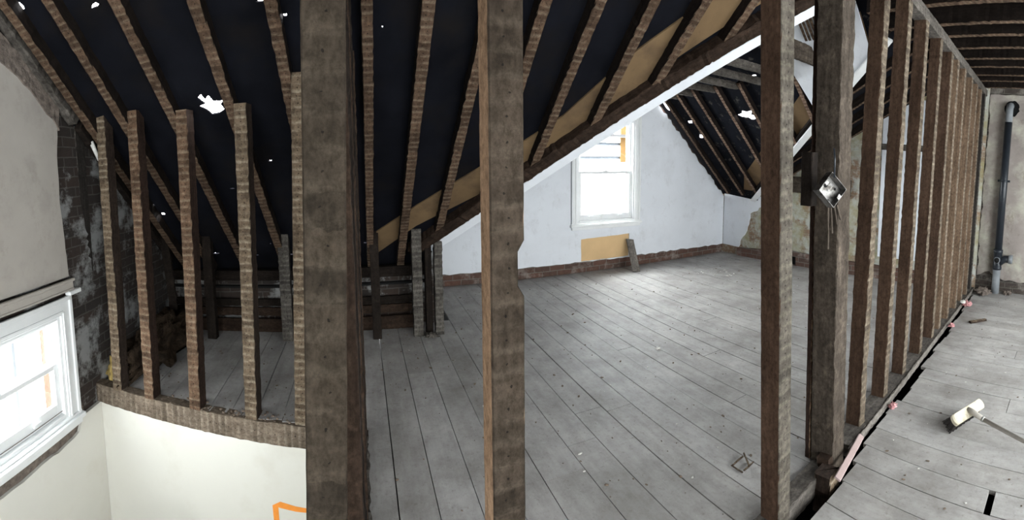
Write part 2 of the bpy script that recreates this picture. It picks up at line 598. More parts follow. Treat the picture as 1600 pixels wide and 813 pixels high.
def lump(name, size, material, seedv, parent=None, rough=.35, freq=3.0):
    bm = bmesh.new()
    bmesh.ops.create_icosphere(bm, subdivisions=4, radius=1)
    for v_ in bm.verts:
        n_ = noise.fractal(v_.co * freq + Vector((seedv, 0, 0)), 1.0, 2.0, 4) * rough
        v_.co = v_.co * (1 + n_)
        v_.co = Vector((v_.co.x * size[0], v_.co.y * size[1], max(-.3, v_.co.z) * size[2]))
    return link(name, mesh_from(bm, name, True), material, parent)


# ------------------------------------------------------------------ planes of the place
def PY(x):              # long stud partition beside the landing
    return 1.0 + .05 * x


def SY(x):              # stud partition over the stairwell
    return 2.61 - .12 * x


def MZ(y):              # underside of the main slope's rafters
    return 2.02 - .9 * (y - 2.73)


def RZ(y):              # main slope right of the cross gable
    return 1.04 + .589 * (4.75 - y)


def GZ(x):              # right slope of the cross gable
    return 6.67 - x


def GLZ(x):             # left slope of the cross gable
    return .281 + .87 * x


def VL(t):              # left valley, t = 0 at the bottom .. 1 at the ceiling
    a, b_ = Vector((.55, 4.13, .76)), Vector((2.95, 1.81, 2.85))
    return a.lerp(b_, t)


def VR(t):
    a, b_ = Vector((5.63, 4.75, 1.04)), Vector((3.82, 1.68, 2.85))
    return a.lerp(b_, t)


CEIL = 2.79
WXR = 6.25


def WR(y):              # right wall of the attic room, slightly out of square
    return 5.75 + .45 * (5.55 - y) / 4.25


# ------------------------------------------------------------------ floor (structure)
def board_mesh(quads):
    bm = bmesh.new()
    for (a, b_, c_, d_, dz) in quads:      # plan corners anticlockwise
        top = [bm.verts.new((p[0], p[1], dz)) for p in (a, b_, c_, d_)]
        bot = [bm.verts.new((p[0], p[1], dz - .024)) for p in (a, b_, c_, d_)]
        bm.faces.new(top)
        bm.faces.new(bot[::-1])
        for k in range(4):
            bm.faces.new((top[k], bot[k], bot[(k + 1) % 4], top[(k + 1) % 4]))
    return mesh_from(bm, 'floor')


quads = []
seams = [-2.0, -1.745, -1.575, -1.402, -1.224, -1.074, -.913, -.741, -.56, -.385, -.215, -.075, .113, .295, .487, .66, .829, 1.053, 1.236, 1.431, 1.617, 1.793, 1.985,
         2.14, 2.30, 2.50, 2.70, 2.88, 3.07, 3.25, 3.44, 3.62, 3.81, 4.0, 4.18, 4.37, 4.55, 4.74, 4.93, 5.11, 5.3, 5.48, 5.66, 5.84, 6.02, 6.2]
joints = {1.431: 2.35, 1.236: 2.42, 1.053: 2.15, .829: 1.95, 2.30: 1.75, 2.14: 1.95, 2.5: 2.6, 1.985: 3.1, 3.07: 3.2, .295: 3.3, 3.62: 2.7, 2.88: 4.1}
for xa, xb in zip(seams, seams[1:]):
    gap = random.choice((.002, .003, .004, .005))
    x0, x1 = xa + gap * .5, xb - gap
    if xb < -.08:
        ya, yb = SY((x0 + x1) / 2) + .03, 4.34
    elif xa < .9:
        ya, yb = PY(x0) + .045, 4.36 if xb < .9 else 5.57
    else:
        ya, yb = PY(x0) + .045, 5.57
    cuts = [ya]
    if round(xa, 3) in joints:
        cuts.append(joints[round(xa, 3)])
    if 5.1 < xa < 5.2:                          # slot left open near the far wall
        pass
    cuts.append(yb)
    for a, b_ in zip(cuts, cuts[1:]):
        dz = random.uniform(-.002, .001)
        bb = b_ - (.004 if b_ != yb else 0)
        if abs(xa - 5.3) < .01 or abs(xa - 5.48) < .01:      # two short slots near the far wall
            quads.append(((x0, a), (x1 - .05, a), (x1 - .05, bb), (x0, bb), dz))
            lo, hi = (4.62, 4.86) if xa > 5.4 else (4.88, 5.14)
            quads.append(((x1 - .05, a), (x1, a), (x1, lo), (x1 - .05, lo), dz))
            quads.append(((x1 - .05, hi), (x1, hi), (x1, bb), (x1 - .05, bb), dz))
        else:
            quads.append(((x0, a), (x1, a), (x1, bb), (x0, bb), dz))
# landing boards, laid slightly askew
s = .105
lx = [-.02, .17, .36, .55, .75, .94, 1.13, 1.32, 1.51, 1.69, 1.865, 2.03, 2.20, 2.39, 2.57, 2.77, 2.98, 3.18, 3.36, 3.55, 3.74, 3.92, 4.11, 4.30, 4.48, 4.67, 4.86, 5.05, 5.24, 5.42, 5.6, 5.79, 5.97, 6.16, 6.35]
for i, (xa, xb) in enumerate(zip(lx, lx[1:])):
    g_ = random.choice((.003, .005, .006))
    x0, x1 = xa, xb - g_
    e = random.uniform(.055, .10) - max(0, xa - 4) * .02
    ye = PY(xa + .1) - e

    def cx(x, y):
        return (min(x + s * y, WXR + .02), y)
    segs = [(-2.6, ye)]
    if abs(xa - 2.03) < .01:
        segs = [(-2.6, .262), (.30, ye)]
    if abs(xa - 2.98) < .01:
        segs = [(-2.6, .33), (.334, ye)]
    if abs(xa - 3.92) < .01:
        segs = [(-2.6, .4), (.404, ye)]
    for y0, y1 in segs:
        dz = random.uniform(-.002, .001)
        quads.append((cx(x0, y0), cx(x1, y0), cx(x1, y1), cx(x0, y1), dz))
fl = link('floor', board_mesh(quads), M['floor'])
tag(fl, kind='structure')
# black slab painting the dark void under the boards; then the stairwell floor
boxes('floor', [((-.06, -2.6, -.25), (6.4, 5.6, -.16)), ((-2.0, 2.9, -.25), (-.06, 5.6, -.16))], M['black']).__setitem__('kind', 'structure')
boxes('floor', [((-2.2, -2.7, -2.8), (.1, 3.0, -2.7))], M['greytimber']).__setitem__('kind', 'structure')

# ------------------------------------------------------------------ walls (structure)
# --- gable wall at the back
YB = 5.55
open_b = [(2.86, .70), (3.82, .70), (3.82, 2.16), (2.86, 2.16)]
wb = sheet('wall_back', [(.6, -.2), (5.9, -.2), (5.9, .85), (3.417, 3.3), (.6, .92)], [open_b], (0, YB + .035, 0), (1, 0, 0), (0, 0, 1), .22, M['brick'], kind='structure', front=True)
wb.location.y = YB + .035
# sheet() puts the slab towards -normal; here the normal is -Y, so the slab must go to +Y
top_r = [(5.72, 1.0), (4.95, 1.74), (4.35, 2.33), (4.22, 2.44)]
outline = [(.70, .155)] + ragged([(1.0, .155), (2.9, .15), (3.9, .155), (5.72, .15)], .012, .07) + ragged(top_r, .02, .06) + [(3.417, 3.24), (.70, .93)]
patch = ragged([(2.93, .155), (3.73, .165), (3.74, .50), (2.93, .475)], .004, .1, True)
sheet('plaster', outline, [open_b, patch], (0, YB, 0), (1, 0, 0), (0, 0, 1), .034, M['white'], parent=wb)
sheet('board_patch', [(2.9, .15), (3.77, .15), (3.77, .53), (2.9, .53)], [], (0, YB + .018, 0), (1, 0, 0), (0, 0, 1), .012, M['ply'], parent=wb)
boxes('plug_socket_outline', [((4.62, YB - .004, .30), (4.76, YB, .38))], M['white'], wb)
for ch in [wb] + list(wb.children):
    pass
# --- right wall of the attic room
rw_dir = Vector((WR(1.3) - WR(5.55), 1.3 - 5.55, 0))
RL = rw_dir.length
rw_dir.normalize()
ro = Vector((WR(5.55), 5.55, 0))


def rs(y):
    return (5.55 - y) / 4.25 * RL


wr = sheet('wall_right', [(-.3, -.2), (RL + .02, -.2), (RL + .02, 3.1), (rs(1.68), 2.95), (rs(4.75), 1.16), (-.3, 1.1)], [], ro, rw_dir, (0, 0, 1), .2, M['limebrick'], kind='structure', front=True)
sheet('plaster', [(0, .15)] + ragged([(rs(5.22), .14), (rs(5.05), .45), (rs(4.98), .72), (rs(4.72), .90), (rs(4.72), 1.04)], .02, .05) + [(0, 1.04)], [], ro + Vector((-.02, 0, 0)), rw_dir, (0, 0, 1), .02, M['white'], parent=wr)
sheet('white_panel', [(rs(2.72), .32), (rs(2.10), .32), (rs(2.10), 2.60), (rs(2.76), 2.60)], [], ro + Vector((-.03, 0, 0)), rw_dir, (0, 0, 1), .03, M['white'], parent=wr)
sheet('dado_line', [(rs(2.76), 1.88), (rs(2.10), 1.88), (rs(2.10), 1.97), (rs(2.76), 1.97)], [], ro + Vector((-.034, 0, 0)), rw_dir, (0, 0, 1), .004, M['greytimber'], parent=wr)
# brick footing with two open holes
foot = sheet('brick_footing', ragged([(rs(5.2), -.05), (rs(1.6), -.05), (rs(1.6), .17), (rs(3.3), .20), (rs(4.2), .22), (rs(5.2), .13)], .008, .2, True),
             [[(rs(4.16), .0), (rs(4.04), .0), (rs(4.05), .14), (rs(4.16), .14)], [(rs(3.66), -.0), (rs(3.52), 0), (rs(3.53), .15), (rs(3.66), .15)]],
             ro + Vector((-.07, 0, 0)), rw_dir, (0, 0, 1), .065, M['brick'], parent=wr)
boxes('footing_hole_shade', [((rs(4.3), -.1, -.004), (rs(3.4), .18, 0))], M['black'], wr).matrix_local = Matrix.Translation((0, 0, .006))  # black sheet painting the shade inside the two holes

# --- landing wall with the pipe (right end of the landing)
open_r = [(1.95, .9), (3.2, .9), (3.2, 2.25), (1.95, 2.25)]     # measured from y = 1.3 towards the viewer's back
wl = sheet('wall_landing', [(-.1, -.2), (3.95, -.2), (3.95, 3.1), (-.1, 3.1)], [open_r], (WXR + .02, 1.3, 0), (0, -1, 0), (0, 0, 1), .2, M['footbrick'], kind='structure')
hole_c = (.34, 2.56)
hole = [(hole_c[0] + .105 * math.cos(a) * random.uniform(.9, 1.1), hole_c[1] + .115 * math.sin(a) * random.uniform(.9, 1.1)) for a in [k * math.pi / 12 for k in range(24)]]
pl = [(.03, .20)] + ragged([(.03, .2), (.2, .27), (.35, .2), (.6, .17), (1.2, .19)], .02, .05) + [(3.95, .19), (3.95, 2.76)] + ragged([(1.5, 2.77), (.03, 2.74)], .008, .1)
pl += ragged([(.03, 2.7), (.03, .25)], .015, .06)
sheet('plaster', pl, [open_r, hole], (WXR, 1.3, 0), (0, -1, 0), (0, 0, 1), .02, M['pink'], parent=wl)
o = sheet('hole_shade', [(hole_c[0] + .13 * math.cos(a), hole_c[1] + .13 * math.sin(a)) for a in [k * math.pi / 12 for k in range(24)]], [], (WXR + .018, 1.3, 0), (0, -1, 0), (0, 0, 1), .003, M['black'], parent=wl)  # black disc behind the plaster hole, painting the dark inside it

# --- left wall
open_l = [(1.2, -.05), (2.44, -.05), (2.44, .68), (1.2, .68)]
wlft = sheet('wall_left', [(-2.7, -2.8), (4.7, -2.8), (4.7, .4), (1.8, 2.99), (-2.7, 2.99)], [open_l], (-2.03, 0, 0), (0, 1, 0), (0, 0, 1), .10, M['darkbrick'], kind='structure')
up = [(-2.6, .925), (2.58, .925)] + ragged([(2.58, .925), (2.56, 1.4), (2.57, 1.8), (2.60, 2.0), (2.58, 2.04), (2.28, 2.30), (2.05, 2.43), (1.55, 2.76)], .008, .06) + [(-2.6, 2.76)]
sheet('plaster', up, [], (-2.0, 0, 0), (0, 1, 0), (0, 0, 1), .028, M['beige'], parent=wlft)
lowp = [(-2.6, -2.75), (2.86, -2.75), (2.86, -.13)] + ragged([(2.62, -.13), (2.55, -.22), (2.3, -.235), (1.1, -.24)], .008, .06) + [(1.1, .9), (-2.6, .9)]
sheet('plaster', lowp, [], (-2.0, 0, 0), (0, 1, 0), (0, 0, 1), .028, M['cream'], parent=wlft)
sheet('rubble_band', [(1.1, -.25), (2.62, -.24), (2.66, -.12), (2.62, .0), (1.1, .0)], [[(1.2, -.05), (2.44, -.05), (2.44, .0), (2.43, -.001), (1.21, -.001), (1.2, -.001)]], (-2.022, 0, 0), (0, 1, 0), (0, 0, 1), .006, M['rubble'], parent=wlft)
sheet('rubble_strip', ragged([(2.62, 1.98), (2.62, 2.16), (2.30, 2.44), (1.95, 2.70), (1.70, 2.76), (1.95, 2.48), (2.28, 2.28), (2.55, 2.05)], .012, .06, True), [], (-1.99, 0, 0), (0, 1, 0), (0, 0, 1), .03, M['rubble'], parent=wlft)
# --- stairwell walls below the partition
sy_dir = Vector((-.1 + 2.05, SY(-.1) - SY(-2.05), 0))
SL = sy_dir.length
sheet('wall_stair', [(0, -2.75), (SL, -2.75), (SL, -.10), (0, -.10)], [], (-2.05, SY(-2.05) + .012, 0), sy_dir, (0, 0, 1), .08, M['cream'], kind='structure')
boxes('wall_stair', [((-.07, 1.03, -2.75), (.0, 2.6, -.03)), ((-.05, -2.6, -2.75), (.0, 1.0, -.03))], M['cream']).__setitem__('kind', 'structure')
# --- wall behind the viewer, with two unseen windows enlarged for more light indoors
sheet('wall_front', [(-2.2, -2.8), (6.5, -2.8), (6.5, 3.1), (-2.2, 3.1)],
      [[(-1.8, .2), (-.15, .2), (-.15, 2.6), (-1.8, 2.6)], [(.6, .4), (5.4, .4), (5.4, 2.6), (.6, 2.6)]],
      (0, -2.6, 0), (1, 0, 0), (0, 0, 1), .15, M['cream'], kind='structure', front=True)

# --- low brick wall at the eaves and the return beside the gable room
sheet('wall_eaves', [(-2.1, -.1), (.64, -.1), (.64, .50), (-2.1, .50)], [], (0, 4.36, 0), (1, 0, 0), (0, 0, 1), .12, M['darkbrick'], kind='structure')
sheet('wall_return', [(0, -.1), (1.3, -.1), (1.3, 1.05), (0, 1.05)], [], (.62, 5.62, 0), (0, -1, 0), (0, 0, 1), .1, M['darkbrick'], kind='structure')


# ------------------------------------------------------------------ roof decking (structure), holes are real
def star(cx_, cy_, r, n=9, sx=1.0, sy=1.0, rot=0):
    pts = []
    for k in range(n):
        a = 2 * math.pi * k / n
        rr = r * random.uniform(.35, 1.15)
        x, y = rr * math.cos(a) * sx, rr * math.sin(a) * sy
        pts.append((cx_ + x * math.cos(rot) - y * math.sin(rot), cy_ + x * math.sin(rot) + y * math.cos(rot)))
    return pts


sl = math.hypot(1, .9)          # main slope: local b = distance up the slope from y = 4.6
MO = .1345                      # felt lies this much (vertically) above the rafters' lath faces


def mb(y):
    return (4.6 - y) * sl


def vl_x(y):                    # x of the left valley at y
    t = (4.13 - y) / (4.13 - 1.81)
    return .55 + t * 2.4


mh = []
for (x, y, r, sx, sy) in [(-1.82, 2.13, .022, 1, 2), (-1.38, 2.24, .02, 1.6, 1), (-1.84, 3.23, .018, 1.5, 1), (-1.78, 3.62, .016, 1, 1),
                          (-1.75, 3.73, .02, 1.4, 1), (-1.33, 3.47, .013, 1, 1.6), (-1.21, 3.81, .028, 2.2, .6), (-1.01, 3.5, .01, 2.5, .8),
                          (-.65, 3.28, .01, 2, 1), (-.36, 2.45, .012, 1, 1), (-.47, 2.38, .014, 2, .6), (.38, 3.54, .01, 1, 2), (.15, 2.53, .006, 1, 1),
                          (.93, 3.59, .012, 1.5, 1), (-1.45, 4.24, .035, 2.2, .45), (-1.05, 4.27, .03, 1.6, .4), (-.72, 4.27, .05, 2.4, .25), (-.86, 4.12, .011, 1, 1), (.02, 4.15, .015, 1, 1)]:
    mh.append(star(x, mb(y), r, 8, sx, sy))
cxh, cyh = -.93, mb(2.86)       # the torn hole over the stairwell partition
mh.append([(cxh + a, cyh + b_) for a, b_ in [(-.075, .075), (-.045, .10), (-.03, .055), (0, .085), (.02, .035), (.085, .03), (.06, .0), (.075, -.045), (.03, -.07), (-.02, -.075), (-.035, -.045), (-.055, -.02), (-.09, .005), (-.04, .02)]])
mo = [(-2.15, 0), (.66, 0), (.66, mb(4.13))]
mo += [(vl_x(1.81) + .1, mb(1.66)), (-2.15, mb(1.66))]
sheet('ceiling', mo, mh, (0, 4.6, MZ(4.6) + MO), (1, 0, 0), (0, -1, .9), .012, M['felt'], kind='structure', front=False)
# right slope of the cross gable: local a = towards the viewer, b = up the slope
GO = .105
gs = math.sqrt(2)


def gb(x):
    return (5.9 - x) * gs


def ga(y):
    return 5.7 - y


gh = [star(ga(4.03), gb(4.56), .12, 13, 1.5, .75), star(ga(5.52), gb(4.36), .07, 9, 1, 1.5), star(ga(5.2), gb(4.80), .045, 8, 1.5, .8), star(ga(5.22), gb(4.60), .045, 8, 1.5, .8),
      star(ga(5.15), gb(4.66), .02, 7), star(ga(3.6), gb(4.15), .03, 8, 1.6, .7), star(ga(5.4), gb(4.45), .02, 7), star(ga(5.05), gb(5.3), .008, 6), star(ga(4.3), gb(5.2), .01, 6), star(ga(5.56), gb(4.25), .02, 6, 1.3)]
go = [(0, 0), (ga(4.9), 0), (ga(4.75), gb(5.63)), (ga(1.68), gb(3.82)), (ga(1.68), gb(3.38)), (0, gb(3.38))]
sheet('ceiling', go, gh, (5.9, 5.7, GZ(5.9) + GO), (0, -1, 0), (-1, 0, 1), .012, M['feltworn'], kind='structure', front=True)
# left slope of the cross gable
ls = math.hypot(1, .87)
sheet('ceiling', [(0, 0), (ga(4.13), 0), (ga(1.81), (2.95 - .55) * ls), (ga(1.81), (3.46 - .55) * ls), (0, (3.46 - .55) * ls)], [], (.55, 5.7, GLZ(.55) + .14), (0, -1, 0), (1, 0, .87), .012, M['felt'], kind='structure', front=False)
# main slope right of the cross gable
rl = math.hypot(1, .589)
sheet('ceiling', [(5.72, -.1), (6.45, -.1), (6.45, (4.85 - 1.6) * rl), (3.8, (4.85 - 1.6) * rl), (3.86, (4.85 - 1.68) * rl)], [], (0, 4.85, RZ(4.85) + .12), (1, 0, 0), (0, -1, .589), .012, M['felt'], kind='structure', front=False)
# flat boarding over the joists, over landing and stairwell
boxes('ceiling', [((-2.2, -2.7, CEIL + .17), (6.5, 1.75, CEIL + .20))], M['felt']).__setitem__('kind', 'structure')
boxes('ceiling', [((2.8, 1.6, 3.32), (4.0, 5.7, 3.36)), ((2.8, 1.6, 2.94), (4.0, 1.64, 3.34))], M['felt']).__setitem__('kind', 'structure')
boxes('ceiling', [((-2.2, 4.3, .42), (.6, 4.7, .44))], M['black']).__setitem__('kind', 'structure')

# ------------------------------------------------------------------ windows
def window(name, origin, U, out, W, H, split, parts_label=None, arch=.11):
    """sash window; origin = lower corner of the opening on the room side; U along its width; out = outwards"""
    U, out = Vector(U), Vector(out)
    mm = Matrix((U, out, Vector((0, 0, 1)))).transposed().to_4x4()
    mm.translation = origin
    root = empty(name)
    root.matrix_world = mm
    tag(root, kind='structure')
    wm = M['whitewood']
    t = .03
    boxes('window_frame', [((0, .0, 0), (t, .12, H)), ((W - t, 0, 0), (W, .12, H)), ((t, 0, H - t), (W - t, .12, H)), ((t, .0, 0), (W - t, .14, t))], wm, root, bev=.002)
    a = arch
    boxes('architrave', [((-a, -.018, -.02), (0.004, 0, H + a)), ((W - .004, -.018, -.02), (W + a, 0, H + a)), ((0, -.018, H - .004), (W, 0, H + a)),
                         ((-a, -.032, -.02), (-a + .03, 0, H + a)), ((W + a - .03, -.032, -.02), (W + a, 0, H + a)), ((-a, -.032, H + a - .03), (W + a, 0, H + a)),
                         ((-.03, -.026, -.02), (-.012, 0, H + .02)), ((W + .012, -.026, -.02), (W + .03, 0, H + .02)), ((-.02, -.026, H + .012), (W + .02, 0, H + .03))], wm, root, bev=.003)
    boxes('sill', [((-a - .02, -.055, -.045), (W + a + .02, .03, -.012)), ((-a, -.035, -.085), (W + a, 0, -.045)), ((-a - .01, -.03, -.012), (W + a + .01, .01, .004))], wm, root, bev=.004)
    s_ = .05

    def sash(nm, z0, z1, d0, d1, bot, top):
        so = boxes(nm, [((t, d0, z0), (t + s_, d1, z1)), ((W - t - s_, d0, z0), (W - t, d1, z1)), ((t + s_, d0, z0), (W - t - s_, d1, z0 + bot)), ((t + s_, d0, z1 - top), (W - t - s_, d1, z1))], wm, root, bev=.003)
        boxes('pane', [((t + s_ - .004, (d0 + d1) / 2, z0 + bot - .004), (W - t - s_ + .004, (d0 + d1) / 2 + .003, z1 - top + .004))], M['glass'], so)
        return so
    up_ = sash('upper_sash', split, H - t, .068, .098, .035, .045)
    lo_ = sash('lower_sash', t, split + .035, .03, .060, .085, .035)
    for k in (.25, .75):
        boxes('sash_lift', [((W * k - .035, .012, t + .04), (W * k + .035, .03, t + .055)), ((W * k - .035, .008, t + .052), (W * k + .035, .014, t + .066))], M['whitewood'], lo_, bev=.002)
    la = boxes('sash_latch', [((W / 2 - .03, .03, split + .035), (W / 2 + .03, .06, split + .043)), ((W / 2 - .008, .02, split + .043), (W / 2 + .008, .05, split + .058))], M['zinc'], lo_, bev=.002)
    return root


window('window_1', (-2.0, 1.2, -.05), (0, 1, 0), (-1, 0, 0), 1.24, .73, .36, arch=.12)
window('window_2', (2.86, YB, .70), (1, 0, 0), (0, 1, 0), .96, 1.46, .69, arch=.09)


def plain_window(name, x0, x1, z0, z1, place, mull):
    root = empty(name)
    tag(root, kind='structure')
    root.matrix_world = place
    lst = [((x0, -.03, z0), (x0 + .05, .03, z1)), ((x1 - .05, -.03, z0), (x1, .03, z1)), ((x0, -.03, z0), (x1, .03, z0 + .05)), ((x0, -.03, z1 - .05), (x1, .03, z1)), ((x0, -.03, (z0 + z1) / 2 - .02), (x1, .03, (z0 + z1) / 2 + .02))]
    for mx in mull:
        lst.append(((mx - .03, -.03, z0), (mx + .03, .03, z1)))
    boxes('window_frame', lst, M['whitewood'], root)
    boxes('pane', [((x0, -.002, z0), (x1, .002, z1))], M['glass'], root)


plain_window('window_3', -1.8, -.15, .2, 2.6, Matrix.Translation((0, -2.67, 0)), (-.95,))
plain_window('window_4', .6, 5.4, .4, 2.6, Matrix.Translation((0, -2.67, 0)), (1.8, 3.0, 4.2))
plain_window('window_5', 1.95, 3.2, .9, 2.25, Matrix.Translation((WXR + .12, 1.3, 0)) @ Matrix.Rotation(-math.pi / 2, 4, 'Z'), (2.57,))
# picture rail above window 1
rail = boxes('trim_1', [((-2.0, -2.6, .83), (-1.975, 2.6, .915)), ((-2.0, -2.6, .895), (-1.955, 2.6, .915)), ((-2.0, -2.6, .83), (-1.965, 2.6, .845))], M['beige'], bev=.004)
tag(rail, kind='structure')
o = boxes('trim_1', [((-2.0, 2.52, .80), (-1.95, 2.66, .83))], M['whitewood'], bev=.006)
tag(o, kind='structure')

# ------------------------------------------------------------------ stairwell partition
tri = 'fixed across the stairwell'
pb = timber('trimmer_beam', (-2.05, SY(-2.05) - .004, -.055), (-.06, SY(-.06) - .004, -.088), .145, .09, (-.12, -1, 0), M['beamstud'],
            'long brown beam with vertical lath marks carrying the studs above the stairwell', 'beam', chip=.003)
# (x at top, x at foot, z top, material, label)
ls_ = [(-2.06, -2.10, 2.06, 'greystud', 'greyish lathed stud closest to the left window, its top under a short plate'),
       (-1.77, -1.82, 2.10, 'stud', 'pale lathed stud second from the left wall, standing over yellow insulation'),
       (-1.495, -1.535, 2.06, 'redstud', 'reddish lathed stud third from the left wall above the stairwell'),
       (-1.105, -1.165, 2.01, 'redstud', 'warm brown lathed stud fourth from the left wall, left of the torn roof hole'),
       (-.70, -.76, 2.0, 'stud', 'tall pale striped stud directly below and right of the torn roof hole'),
       (-.335, -.43, 2.14, 'stud', 'striped lathed stud half hidden at the left edge of the big near post')]
for xt, xf, zt, mk, lab in ls_:
    timber('wall_stud', (xf, SY(xf) - .004, .0), (xt, SY(xt) - .004, zt), .082, .10, (-.12, -1, 0), M[mk], lab, 'stud', 'studs of the partition above the stairwell', chip=.003)
boxes('wall_plate', [((-2.10, SY(-1.9) - .01, 2.065), (-1.83, SY(-1.9) + .07, 2.085))], M['stud'], bev=.002)
tag(bpy.data.objects['wall_plate'], 'short thin wooden plate on top of the first stud by the left wall', 'plate')

# ------------------------------------------------------------------ rafters of the main slope
raf = [(-1.86, -1.79, 'leftmost full rafter of the dark slope, nearest the beige wall', .066), (-1.58, -1.52, 'second rafter from the beige wall, ending over the second stud', .066),
       (-1.21, -1.16, 'third rafter from the beige wall, left of the torn roof hole', .068), (-.80, -.76, 'rafter running down to the right side of the torn roof hole', .068),
       (-.41, -.40, 'rafter just left of the big near post, above the pale striped studs', .066), (.07, .06, 'upright-looking rafter just right of the big near post', .06),
       (.385, .35, 'rafter midway between the two near posts, running down to the grey knee studs', .07), (.72, .66, 'rafter just left of the near post with the bright brown edge', .065),
       (.99, 1.0, 'rafter half hidden behind the near post with the bright brown edge', .065), (1.30, 1.31, 'rafter right of the near post, ending low on the white valley board', .065),
       (1.62, 1.66, 'long pale striped rafter right of the near post, second to reach the white valley board', .07), (1.97, 1.98, 'short rafter near the top of the white valley board', .07),
       (2.33, 2.33, 'shortest rafter, high beside the top of the white valley board', .065)]
nrm = (0, -.9, -1)
for xt, xb, lab, wd in raf:
    y1 = 1.80
    tt = (xb - .55) / 2.4
    y0 = 4.33 if tt < -.0 else 4.13 - tt * 2.32 + .0
    timber('roof_rafter', (xb, y0, MZ(y0)), (xt, y1, MZ(y1)), wd, .095, nrm, M['rafter'], lab, 'rafter', 'rafters of the dark main roof slope', chip=.003)
# dusty wall rafter against the left wall
timber('wall_rafter', (-1.97, 2.75, MZ(2.75) + .02), (-1.97, 1.8, MZ(1.8) + .02), .07, .10, nrm, M['greytimber'], 'dusty grey brown rafter lying against the top edge of the beige wall', 'rafter', chip=.01)
timber('wall_rafter', (-1.93, 4.2, MZ(4.2) + .02), (-1.95, 2.78, MZ(2.78) + .02), .06, .10, nrm, M['dark'], 'dark dusty rafter end beside the left brick wall behind the first stud', 'rafter', chip=.01)
# tan valley boards, on top of the rafters
def band(name, top, bot, label, mk='tan', lift=.118):
    pts = [(x, mb(y)) for x, y in bot] + [(x, mb(y)) for x, y in reversed(top)]
    return sheet(name, pts, [], (0, 4.6, MZ(4.6) + lift), (1, 0, 0), (0, -1, .9), .012, M[mk], label=label, cat='board', front=False)


band('valley_board', [(.12, 4.0), (.45, 3.73), (1.2, 3.17), (1.42, 2.98), (1.74, 2.53), (2.2, 2.02), (2.45, 1.8)], [(.12, 4.28), (.47, 3.95), (1.29, 3.43), (1.62, 3.14), (2.01, 2.60), (2.47, 2.10), (2.7, 1.85)],
     'long tan board running diagonally up the dark slope behind the rafters')
# left valley: dark rafter and the white board under it
vd = (VL(1) - VL(0))
side = Vector((-.7, -.72, 0))
timber('valley_rafter', VL(-.02) + Vector((-.055, -.05, .03)), VL(1) + Vector((-.055, -.05, .03)), .11, .10, (-.35, -.6, -1), M['browntimber'], 'thick dark valley rafter above the long white diagonal board', 'rafter', chip=.012)
timber('valley_lining', VL(.02) + Vector((.022, .022, -.03)), VL(1.0) + Vector((.022, .022, -.03)), .085, .03, (-.45, -.5, -1), M['white'], 'long white painted board rising diagonally across the opening to the gable room', 'board', jit=.0008)
# ------------------------------------------------------------------ cross gable
gy = [5.36, 5.03, 4.68, 4.24, 3.83, 3.42, 3.0]
names_ = ['against the gable wall', 'second from the gable wall', 'third from the gable wall', 'left of the bright torn hole', 'running just under the bright torn hole', 'right of the bright torn hole', 'beyond the bright hole, ending near the tan boards']
for y, nm in zip(gy, names_):
    t = max(0.0, (4.75 - y) / 3.07)
    xb = 5.62 if t <= 0 else 5.63 - 1.81 * t
    timber('gable_rafter', (xb, y, GZ(xb)), (4.12, y, GZ(4.12)), .052, .07, (-1, 0, -1), M['gablerafterlit'], 'rafter of the far gable slope ' + nm, 'rafter', 'rafters of the far gable slope', chip=.003)
cy_ = [5.38, 5.07, 4.72, 4.28, 3.87, 3.44, 3.02, 2.62]
cn = ['shortest and nearest the gable wall', 'second from the gable wall', 'third from the gable wall', 'fourth from the gable wall', 'fifth from the gable wall', 'sixth from the gable wall', 'seventh, its cut end by the right stud', 'nearest and thickest, left of the big post']
for i, (y, nm) in enumerate(zip(cy_, cn)):
    z = 2.46 + i * .008
    xl = (z - .281) / .87 + .02
    h = .078 if i < 7 else .17
    if i == 7:
        z = 2.62
    timber('collar_joist', (xl, y, z + h / 2), (GZ(z) + .02, y, z + h / 2), h, .05, (0, -1, 0), M['greytimber'] if i != 7 else M['post'], 'grey ceiling joist across the far gable, ' + nm, 'joist', 'ceiling joists across the far gable', chip=.004)
# right valley
vrd = VR(1) - VR(0)
timber('valley_lining', VR(-.02) + Vector((-.0, .02, -.04)), VR(.98) + Vector((-.0, .02, -.04)), .085, .03, (-.6, -.5, -.8), M['whitewood'], 'short white painted board rising between the right stud and the big post', 'board', jit=.001)
timber('valley_rafter', VR(-.02) + Vector((-.04, .0, .05)), VR(.98) + Vector((-.04, .0, .05)), .06, .10, (-.8, -.4, -.8), M['dark'], 'dark valley rafter behind the short white diagonal board', 'rafter')


def gsheet(pts, lift, name, label, mk, cat='board', thick=.012):
    return sheet(name, [(ga(y), gb(x)) for x, y in pts], [], (5.9, 5.7, GZ(5.9) + lift), (0, -1, 0), (-1, 0, 1), thick, M[mk], label=label, cat=cat, front=True)


